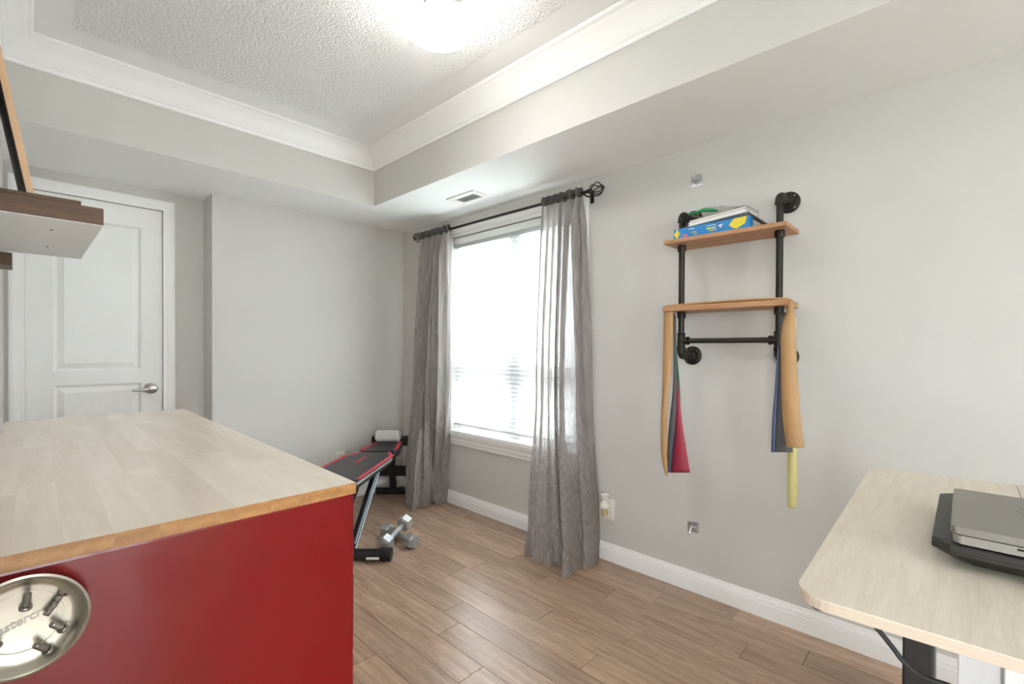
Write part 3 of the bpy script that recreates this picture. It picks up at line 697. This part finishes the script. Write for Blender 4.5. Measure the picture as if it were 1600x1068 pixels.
def band(label, rows, X, mt, zlap=True):
    bm = NB(); ribbon(bm, smooth_rows(hang(rows, X)), .0018); o_ = obj('resistance_band', bm, mt, None, 'all'); return tag(o_, label, 'exercise band', 'exercise bands on the pipe shelf')
band('dark green exercise band hanging at the left end of the pipe shelf', [(1052, 1056, 492), (1053, 1057, 540), (1055, 1062, 600), (1057, 1063.5, 640), (1060, 1066, 690)], W-.135, m_green)
band('crimson exercise band hanging at the left end of the pipe shelf', [(1054.5, 1057, 590), (1055, 1061, 615), (1054, 1066, 660), (1052, 1072, 700), (1047, 1078, 738)], W-.15, m_redb)
band('charcoal exercise band hanging beside the crimson one', [(1052, 1055, 490), (1052.5, 1056, 560), (1051, 1057, 610), (1046, 1055, 660), (1043, 1050, 700), (1041, 1047, 738)], W-.158, m_greyb)
band('navy exercise band hanging between the charcoal and crimson bands', [(1054, 1056, 560), (1054, 1057, 620), (1050.5, 1055, 670), (1047, 1051, 710), (1044, 1049, 738)], W-.154, m_navy)
band('grey exercise band hanging behind the tan one at the right end', [(1216, 1236, 488), (1216, 1236, 545), (1212, 1236, 600), (1209, 1237, 650), (1208, 1238, 690), (1208, 1239, 706)], W-.152, m_greyb)
band('blue exercise band at the left edge of the grey one', [(1215, 1218, 540), (1211, 1216, 600), (1207, 1213, 650), (1205.5, 1211, 690), (1205, 1211, 706)], W-.155, m_blueb)
band('pale yellow exercise band hanging lowest under the right end', [(1230, 1244, 495), (1230, 1244, 600), (1230, 1245, 700), (1230, 1246, 760), (1231, 1244, 793)], W-.12, m_yel)

# ------------------------------------------------------------------ things on the upper shelf
z1 = 1.656+.0175
m_bluebox = mat('blue_carton', srgb(38, 132, 200), .4, var=.06, scale=12); m_yelp = mat('yellow_print', srgb(236, 214, 60), .45); m_pink = mat('pink_print', srgb(226, 110, 150), .5); m_paper = mat('white_paper', srgb(236, 232, 228), .7, var=.03, scale=60, stretch=(1, 1, 30))
MBx = Matrix.Translation((W-.180, .975, z1)) @ Matrix.Rotation(math.radians(-94), 4, 'Z')   # local x runs along the shelf to the right
cb = thing('carton', 'long blue and yellow carton on the upper shelf board', 'box', MBx @ Vector((.16, 0, 0)), None)
def bxo(name, fn, mt, par=cb, sm_=False):
    b_ = NB(); fn(b_); bmesh.ops.transform(b_, matrix=MBx, verts=b_.verts); r_ = objs(name, b_, mt, par, sm_); return r_[0]
bxo('box_body', lambda q: box(q, (0, 0, 0), (.335, .033, .048), .003, 2), m_bluebox)
bxo('yellow_end', lambda q: prism(q, [(.001, .024), (.016, .046), (.032, .024), (.016, .003)], -.0012, 0, lambda p, z: Vector((p[0], z, p[1]))), m_yelp)
bxo('yellow_patch', lambda q: prism(q, [(.25, .022), (.272, .046), (.325, .0465), (.318, .018), (.285, .003), (.27, .006)], -.0012, 0, lambda p, z: Vector((p[0], z, p[1]))), m_yelp)
bxo('pink_patch', lambda q: box(q, (.045, -.001, .008), (.068, 0, .018)), m_pink)
bxo('print_strip', lambda q: (box(q, (.155, -.001, .022), (.198, 0, .027)), box(q, (.165, -.001, .013), (.20, 0, .016)), box(q, (.085, -.001, .020), (.108, 0, .023)), box(q, (.10, -.001, .010), (.112, 0, .014))), m_yelp)
bxo('white_print', lambda q: (box(q, (.155, -.001, .034), (.196, 0, .037)), box(q, (.072, -.001, .036), (.10, 0, .039)), prism(q, [(.205, .030), (.226, .034), (.216, .018)], -.001, 0, lambda p, z: Vector((p[0], z, p[1])))), m_paper)
# notebooks lying on the carton and shelf, tilted down to the right
MBk = Matrix.Translation((W-.168, .945, z1+.050)) @ Matrix.Rotation(math.radians(-95), 4, 'Z') @ Matrix.Rotation(math.radians(-3), 4, 'Y')
m_cover = mat('white_cover', srgb(228, 226, 224), .5); m_cover2 = mat('dark_cover', srgb(70, 66, 64), .5)
for k, (x0, x1, z0, th, mt, lab) in enumerate(((.035, .285, .001, .016, m_paper, 'thick white notebook lying on the blue carton'), (.04, .288, .0185, .009, m_paper, 'thin white notebook on top of the notebook pile'))):
    nb = thing('notebook', lab, 'notebook', MBk @ Vector(((x0+x1)/2, .06, z0)), 'notebooks on the blue carton')
    for nm, zz0, zz1, mm in (('pages', z0+.0012, z0+th-.0012, mt), ('cover', z0, z0+.001, m_cover), ('cover', z0+th-.001, z0+th, m_cover if k == 0 else m_cover2)):
        b_ = NB(); ins = .002 if nm == 'pages' else 0; box(b_, (x0+ins, ins, zz0), (x1-ins, .135-ins, zz1)); bmesh.ops.transform(b_, matrix=MBk, verts=b_.verts); obj(nm, b_, mm, nb)
# dark folder sloping from the notebooks down to the shelf
bm = NB(); pA, pB = Vector((W-.16, .665, z1+.075)), Vector((W-.15, .577, z1+.004))
for (a_, b_) in (((W-.172, .668, z1+.078), (W-.165, .580, z1+.003)),):
    l0, r0_, l1, r1_ = Vector(a_), Vector((W-.04, .690, z1+.084)), Vector(b_), Vector((W-.035, .590, z1+.003))
    ribbon(bm, [(l0, r0_), (l0.lerp(l1, .5), r0_.lerp(r1_, .5)), (l1, r1_)], .006)
tag(obj('folder', bm, m_cover2), 'dark folder sloping against the notebooks on the upper shelf', 'folder')
# clear zip bag with green slider
bag = thing('zip_bag', 'clear plastic zip bag with green seal on the upper shelf', 'bag', (W-.08, .84, z1))
rb = random.Random(4); bm = NB(); g = []
for j in range(9):
    row = []
    for i in range(15):
        u, v_ = i/14, j/8
        row.append(bm.verts.new((W-.045-.085*v_+rb.uniform(-.006, .006), .925-.235*u+rb.uniform(-.004, .004), z1+.100+.030*v_-.006*u+.012*math.sin(7*u+5*v_)+rb.uniform(-.006, .006))))
    g.append(row)
for j in range(8):
    for i in range(14): bm.faces.new((g[j][i], g[j][i+1], g[j+1][i+1], g[j+1][i]))
obj('plastic_film', bm, clear('clear_film', .22, (.97, .97, .96, 1), .12), bag, 'all')
bm = NB(); tube(bm, [(W-.13, .925, z1+.121), (W-.13, .885, z1+.123), (W-.13, .86, z1+.127), (W-.13, .815, z1+.117), (W-.13, .795, z1+.110)], [.004, .005, .008, .008, .003], 10); obj('green_seal', bm, mat('green_plastic', srgb(20, 150, 82), .4), bag, True)
bm = NB(); box(bm, (W-.115, .70, z1), (W-.03, .90, z1+.046), .004); tag(obj('storage_box', bm, m_cover2), 'dark flat box behind the blue carton on the upper shelf', 'box')

# ------------------------------------------------------------------ zinc wall hooks
def hook(label, y, z, flip):
    t = thing('wall_hook', label, 'hook', (W, y, z-.025), 'zinc wall hooks')
    bm = NB(); box(bm, (W-.003, y-.026, z-.026), (W, y+.026, z-.004), .001, 1); box(bm, (W-.003, y-.026, z+.004), (W, y+.026, z+.024), .001, 1); box(bm, (W-.003, y-.012, z-.006), (W, y+.012, z+.006)); objs('plate', bm, m_zinc, t)
    bm = NB(); box(bm, (W-.016, y-.020, z-.004), (W-.003, y+.022, z+.004), .003, 1); s = -1 if flip else 1
    tube(bm, [(W-.006, y, z+.016*s), (W-.018, y, z+.008*s), (W-.030, y+.001, z-.008*s), (W-.036, y+.002, z-.024*s), (W-.030, y+.003, z-.034*s)], .0042, 8)
    obj('hook_arm', bm, m_zinc, t, True)
    bm = NB()
    if flip: tube(bm, [(W-.012, y-.012+.014*math.cos(a), z+.014+.014*math.sin(a)) for a in [2*math.pi*k/14 for k in range(14)]], .0028, 6, closed=True)
    for yy in (-.018, .018):
        lathe(bm, [(0, .003), (.004, .003), (.003, .005), (0, .0055)], Matrix.Translation((W, y+yy, z-.015)) @ Matrix.Rotation(math.radians(-90), 4, 'Y'), 10)
    objs('screw', bm, m_zinc, t, True)
hook('zinc wall hook high above the pipe shelf', .944, 1.984, True)
hook('zinc wall hook low under the pipe shelf', .949, .312, False)

# ------------------------------------------------------------------ outlets, plug-in freshener
def outlet(label, M):
    t = thing('wall_outlet', label, 'outlet', M @ Vector((0, 0, -.06)))
    def part(nm, fn, mt): b_ = NB(); fn(b_); bmesh.ops.transform(b_, matrix=M, verts=b_.verts); return objs(nm, b_, mt, t)[0]
    part('cover_plate', lambda q: box(q, (-.037, 0, -.06), (.037, .006, .06), .003, 2), m_platewhite)
    for zz in (.022, -.022):
        part('socket', lambda q: box(q, (-.017, .006, zz-.014), (.017, .008, zz+.014), .0015, 1), m_platewhite)
        part('slot', lambda q: (box(q, (-.008, .008, zz-.005), (-.006, .0084, zz+.006)), box(q, (.006, .008, zz-.005), (.008, .0084, zz+.006))), m_dark)
outlet('white double outlet with a plug-in freshener beside the right curtain', Matrix.Translation((W, 1.419, .283)) @ Matrix.Rotation(math.radians(90), 4, 'Z'))
outlet('white double outlet low on the far wall beside the bench', Matrix.Translation((1.70, DF, .318)) @ Matrix.Rotation(math.radians(180), 4, 'Z'))
nl = thing('air_freshener', 'white plug-in air freshener with amber oil bottle', 'air freshener', (W-.04, 1.419, .26))
MN = Matrix.Translation((W-.040, 1.425, 0))
bm = NB(); lathe(bm, [(0, .298), (.022, .298), (.027, .305), (.024, .322), (.015, .336), (.013, .345), (.021, .362), (.024, .374), (.018, .377), (.008, .374), (0, .374)], MN, 28); box(bm, (W-.035, 1.408, .300), (W-.009, 1.436, .322), .003, 1); obj('warmer_body', bm, m_platewhite, nl, True)
bm = NB(); lathe(bm, [(0, .256), (.016, .256), (.019, .262), (.019, .285), (.012, .292), (.011, .299), (0, .299)], MN, 24); obj('oil_bottle', bm, m_amber, nl, True)

# ------------------------------------------------------------------ workout bench
Oo = Vector((1.70, 2.94, 0)); aa = Vector((.72, .694, 0)).normalized(); bb = Vector((aa.y, -aa.x, 0))
MB = Matrix((( aa.x, bb.x, 0, Oo.x), (aa.y, bb.y, 0, Oo.y), (0, 0, 1, 0), (0, 0, 0, 1)))     # local x along the bench away from camera, y to the right
bench = thing('workout_bench', 'black adjustable workout bench with red trim in the corner', 'bench', Oo)
def bo(name, fn, mt, par=bench, sm_=False):
    b_ = NB(); fn(b_); bmesh.ops.transform(b_, matrix=MB, verts=b_.verts); return objs(name, b_, mt, par, sm_)[0]
seat = [(.035, -.115), (.035, .115), (.07, .135), (.12, .135), (.36, .105), (.385, .09), (.385, -.09), (.36, -.105), (.12, -.135), (.07, -.135)]
back = [(.0, -.085), (.0, .085), (-.15, .150), (-.86, .150), (-.90, .11), (-.90, -.11), (-.86, -.150), (-.15, -.150)]
def zb(x): return .452-.055*x
bo('seat_pad', lambda q: prism(q, seat, .405, .452, bev=.008), m_vinylblack)
padT = lambda p, z: Vector((p[0], p[1], zb(p[0])+z))
bo('back_pad', lambda q: prism(q, back, -.05, 0, padT, bev=.008), m_vinylblack)
def trimline(q, pts, w, T):
    sweep(q, pts, [(0, 0), (0, .0015), (w, .0015), (w, 0)], lambda p, z: T((p.x, p.y), z))
Ts = lambda p, z: Vector((p[0], p[1], .4525+z)); Tb = lambda p, z: Vector((p[0], p[1], zb(p[0])+z+.0005))
bo('red_trim', lambda q: (trimline(q, [(.075, .128), (.12, .128), (.355, .098), (.376, .085)], -.026, Ts)), m_redtrim)
bo('red_trim', lambda q: (trimline(q, [(.045, -.07), (.045, -.108), (.075, -.127), (.12, -.127), (.35, -.098)], .022, Ts)), m_redtrim)
bo('red_trim', lambda q: (trimline(q, [(-.012, .082), (-.152, .142), (-.85, .142)], -.022, Tb)), m_redtrim)
bo('red_trim', lambda q: (trimline(q, [(-.012, -.082), (-.152, -.142), (-.85, -.142)], .022, Tb)), m_redtrim)
bo('red_stripe', lambda q: (box(q, (-.46, -.012, .0), (-.20, .004, .001), 0, 1, Matrix.Translation((0, 0, .4735)) @ Matrix.Rotation(math.atan(.055), 4, 'Y') @ Matrix.Translation((.33, 0, 0)) if False else None) if False else prism(q, [(-.40, -.018), (-.19, -.012), (-.19, .004), (-.40, .004)], .0004, .0014, Tb)), m_redtrim)
bo('piping', lambda q: tube(q, [(p[0], p[1]*1.0, zb(p[0])-.022) for p in back[1:4]], .007, 8), m_silver, bench, True)
def bar(q, a_, b_, w_, h_):
    a_, b_ = Vector(a_), Vector(b_); d = b_-a_; L_ = d.length; x = d.normalized(); y = Vector((0, 0, 1)).cross(x) if abs(x.z) < .95 else Vector((0, 1, 0)); y.normalize(); z = x.cross(y)
    M = Matrix(((x.x, y.x, z.x, a_.x), (x.y, y.y, z.y, a_.y), (x.z, y.z, z.z, a_.z), (0, 0, 0, 1))); box(q, (0, -w_/2, -h_/2), (L_, w_/2, h_/2), .004, 1, M)
bo('main_beam', lambda q: bar(q, (-.75, 0, .40), (.44, 0, .375), .05, .055), m_blackmetal)
bo('rear_post', lambda q: bar(q, (.40, 0, .38), (.50, 0, .06), .045, .05), m_blackmetal)
bo('rear_foot', lambda q: tube(q, [(.51, -.14, .03), (.51, .17, .03)], .027, 16), m_blackmetal, bench, True)
bo('front_strut', lambda q: (bar(q, (-.10, .05, .40), (-.62, .05, .06), .03, .06)), m_blackmetal)
bo('front_strut', lambda q: (bar(q, (-.10, -.05, .40), (-.62, -.05, .06), .03, .06)), m_blackmetal)
m_silverline = mat('silver_decal', srgb(190, 196, 205), .3, .5)
bo('silver_stripe', lambda q: (bar(q, (-.10, .0658, .385), (-.62, .0658, .045), .0012, .006), bar(q, (-.13, .0658, .402), (-.63, .0658, .076), .0012, .004)), m_silverline)
bo('front_foot', lambda q: tube(q, [(-.665, -.24, .033), (-.665, .245, .033)], .030, 16), m_blackmetal, bench, True)
for yy in (-.255, .245):
    bo('foot_cap', lambda q: tube(q, [(-.665, yy-.025, .0345), (-.665, yy+.035, .0345)], .0345, 18), m_rubber, bench, True)
bo('foot_plate', lambda q: box(q, (-.70, .15, .018), (-.693, .22, .03)), m_platewhite)
for zz, xx in ((.437, .48), (.195, .49)):
    bo('leg_roller', lambda q: box(q, (xx-.03, -.165, zz-.036), (xx+.03, .14, zz+.036), .012, 3), m_rubber, bench, True)
bo('roller_post', lambda q: bar(q, (.475, 0, .46), (.49, 0, .10), .035, .035), m_blackmetal)

# towel
MTw = MB @ Matrix.Translation((.315, .005, .4535))
tw = thing('towel', 'white rolled towel on the bench seat', 'towel', MTw @ Vector((0, 0, 0)))
def spiral(r, n=90, turns=3.4):
    pts = []
    for k in range(n+1):
        t = k/n; a = 2*math.pi*turns*t; rr_ = r*(.12+.88*t); pts.append((rr_*math.cos(a)*1.12, rr_*math.sin(a)*.98))
    return pts
bm = NB(); sp = spiral(.050); rows = []
for p_ in sp: rows.append([bm.verts.new((p_[0], y_+.004*math.sin(9*p_[0]/.05), p_[1]+.050)) for y_ in (-.085, -.07, 0, .07, .085)])
for A, B in zip(rows, rows[1:]):
    for k in range(4): bm.faces.new((A[k], A[k+1], B[k+1], B[k]))
bmesh.ops.solidify(bm, geom=bm.faces[:], thickness=.009)
bmesh.ops.transform(bm, matrix=MTw, verts=bm.verts); obj('rolled_cloth', bm, m_towel, tw, 'all')

# ------------------------------------------------------------------ dumbbells
def dumbbell(label, pa, pb, rh=.045, roll=0):
    pa, pb = Vector(pa), Vector(pb); d = (pb-pa); L_ = d.length; z = d.normalized(); x = Vector((0, 0, 1)).cross(z).normalized(); y = z.cross(x)
    M = Matrix(((x.x, y.x, z.x, pa.x), (x.y, y.y, z.y, pa.y), (x.z, y.z, z.z, pa.z), (0, 0, 0, 1))) @ Matrix.Rotation(roll, 4, 'Z')
    t = thing('dumbbell', label, 'dumbbell', (pa+pb)/2-Vector((0, 0, rh)), 'hex dumbbells on the floor')
    for zc in (0, L_):
        bm = NB(); h_ = .027; lathe(bm, [(0, zc-h_-.006), (rh*.72, zc-h_-.006), (rh, zc-h_+.004), (rh, zc+h_-.004), (rh*.72, zc+h_+.006), (0, zc+h_+.006)], M, 6); obj('hex_head', bm, m_silver, t)
        bm = NB(); e = zc-h_-.0065 if zc == 0 else zc+h_+.0065; s_ = -1 if zc == 0 else 1
        lathe(bm, [(.010, e-s_*.001), (.012, e+s_*.001), (.0145, e+s_*.001), (.0165, e-s_*.001)], M, 16); obj('weight_mark', bm, m_silver, t)
    bm = NB(); pr = [(0, .02)]
    for k in range(11):
        u = k/10; pr.append((.0125+.0035*math.sin(math.pi*u), .02+(L_-.04)*u))
    pr.append((0, L_-.02)); lathe(bm, pr, M, 14); obj('grip', bm, m_silver, t, True)
dumbbell('grey hex dumbbell lying flat under the other one', (1.575, 2.575, .040), (1.592, 2.345, .040), .046, math.radians(30))
dumbbell('grey hex dumbbell resting across the other one', (1.462, 2.41, .047), (1.645, 2.495, .092), .046, math.radians(30))

# ------------------------------------------------------------------ desk, laptops
DZt, DT = .90, .0125
desk = thing('standing_desk', 'pale oak standing desk with black legs', 'desk', (1.0, -.45, 0))
def panelpoly(ya, yb, first):
    X0 = lambda y: .604+(.143-y)*.05; X1 = lambda y: 1.384+(.158-y)*.072
    if first:
        return [(X0(yb), yb), (X0(.105), .105)]+arc((X0(.105)+.035, .105), .035, math.pi, math.pi/2, 8)[1:]+[(1.345, .158)]+arc((1.352, .125), .033, math.pi/2, 0, 6)[1:]+[(X1(yb), yb)]
    return [(X0(yb), yb), (X0(ya), ya), (X1(ya), ya), (X1(yb), yb)]
for first, ya, yb in ((True, .158, -.0755), (False, -.0765, -1.15)):
    bm = NB(); prism(bm, panelpoly(ya, yb, first), DZt-.0018, DZt); p_ = obj('top_panel', bm, m_desk, desk)
    bm = NB(); prism(bm, panelpoly(ya, yb, first), DZt-DT, DZt-.0018); obj('edge_band', bm, m_deskedge, p_)
bm = NB(); box(bm, (.74, -1.05, DZt-.05), (1.25, .03, DZt-DT-.0005)); obj('under_frame', bm, m_blackmetal, desk)
for yl in (.025, -1.0):
    bm = NB(); box(bm, (.915, yl+.004, .30), (.985, yl+.04, DZt-.05), .003, 1); obj('leg', bm, m_blackmetal, desk)
    bm = NB(); box(bm, (.925, yl+.008, .03), (.975, yl+.036, .30), .003, 1); obj('leg_inner', bm, m_blackmetal, desk)
    bm = NB(); box(bm, (.66, yl-.035, 0), (1.32, yl+.04, .03), .004, 1); obj('foot', bm, m_blackmetal, desk)
bm = NB(); lathe(bm, [(0, -.009), (.008, -.009), (.010, -.003), (.010, 0), (0, 0)], Matrix.Translation((.632, .118, DZt-DT)), 18); obj('corner_bumper', bm, m_rubber, desk, True)
bm = NB(); pts = [onX(1366, 976, .664), onX(1382, 995, .664), onX(1397, 1014, .664), onX(1412, 1033, .664), onX(1438, 1054, .666), onX(1475, 1068, .668)]
pts = pts+[pts[-1]+Vector((.02, -.06, -.004)), pts[-1]+Vector((.06, -.16, .02)), pts[-1]+Vector((.1, -.22, .048))]
tube(bm, [curve([tuple(p) for p in pts], k/40) for k in range(41)], .0028, 8); tag(obj('power_cable', bm, m_rubber, None, True), 'black cable looping under the desk edge', 'cable')
# white drawer unit under the desk
du = thing('drawer_unit', 'white drawer unit standing under the desk', 'drawers', (1.4, -.2, 0))
bm = NB(); box(bm, (1.155, -.047, .0), (1.65, .006, .70), .002, 1); box(bm, (1.165, -.50, .0), (1.65, -.047, .70)); objs('carcass', bm, m_whitemelamine, du)
for k in range(3):
    bm = NB(); box(bm, (1.150, -.495, .03+.222*k), (1.165, -.051, .03+.222*k+.216), .002, 1); obj('drawer_front', bm, m_white, du)
# closed laptops
YE = -.36
lp2 = thing('laptop', 'thick closed black laptop lying under the grey laptop', 'laptop', (.95, -.15, DZt), 'closed laptops on the desk')
zb0 = DZt+.003
bm = NB(); pl = lambda i, dx=0: [(.802+i+dx, YE), (.802+i+dx, .012-i), (.820+i, .030-i), (1.075-i, .030-i), (1.095-i, .012-i), (1.095-i, YE)]
A = [[bm.verts.new((x, y, z)) for x, y in pl(i, d)] for i, d, z in ((.022, .006, zb0), (.004, .002, zb0+.014), (0, 0, zb0+.017), (0, 0, DZt+.031), (.002, 0, DZt+.0325))]
for P_, Q_ in zip(A, A[1:]):
    for k in range(6): bm.faces.new((P_[k], P_[(k+1) % 6], Q_[(k+1) % 6], Q_[k]))
bm.faces.new(A[0][::-1]); bm.faces.new(A[-1]); obj('laptop_body', bm, m_blackplastic, lp2)
bm = NB(); prism(bm, [(x-(.0004 if k < 2 else 0), y+(.0004 if 0 < k < 4 else 0)) for k, (x, y) in enumerate(pl(0))], zb0+.0195, zb0+.0205); obj('lid_seam', bm, m_dark, lp2)
bm = NB()
for x, y in ((.86, -.01), (1.05, -.01), (.86, -.33), (1.05, -.33)): box(bm, (x-.012, y-.006, DZt), (x+.012, y+.006, zb0+.001))
objs('rubber_foot', bm, m_rubber, lp2)
lp = thing('laptop', 'slim closed grey laptop on top of the black one', 'laptop', (.91, -.15, DZt+.0325), 'closed laptops on the desk')
zg = DZt+.0345; XA, XZl, YA = .800, 1.022, .012
def slab(x0, x1, y0, y1, r): return [(x0, y0)]+[(x0, y1-r)]+arc((x0+r, y1-r), r, math.pi, math.pi/2, 5)[1:]+arc((x1-r, y1-r), r, math.pi/2, 0, 5)+[(x1, y0)]
bm = NB(); prism(bm, slab(XA+.003, XZl, YE+.02, YA-.002, .008), zg, zg+.0105, bev=.0015); obj('base', bm, m_laptop2, lp)
bm = NB(); prism(bm, slab(XA, XZl, YE+.02, YA, .006), zg+.0125, zg+.0215, bev=.001); obj('lid', bm, m_laptop, lp)
bm = NB(); prism(bm, slab(XA+.006, XZl-.004, YE+.024, YA-.004, .006), zg+.0104, zg+.0126); obj('lid_gap', bm, m_dark, lp)
bm = NB(); box(bm, (XA+.0025, -.058, zg+.006), (XA+.0035, -.045, zg+.0085)); obj('port', bm, m_dark, lp)
bm = NB(); tube(bm, [(.937+.013*math.cos(a), -.064+.013*math.sin(a), zg+.0217) for a in [2*math.pi*k/28 for k in range(28)]], .0009, 6, closed=True)
box(bm, (.931, -.0665, zg+.0214), (.943, -.0655, zg+.0219)); box(bm, (.931, -.0625, zg+.0214), (.943, -.0615, zg+.0219)); obj('logo_ring', bm, m_laptop2, lp)
bm = NB()
for x, y in ((.83, -.01), (1.0, -.01), (.83, -.31), (1.0, -.31)): box(bm, (x-.01, y-.006, DZt+.0325), (x+.01, y+.006, zg+.0005))
objs('rubber_foot', bm, m_rubber, lp)
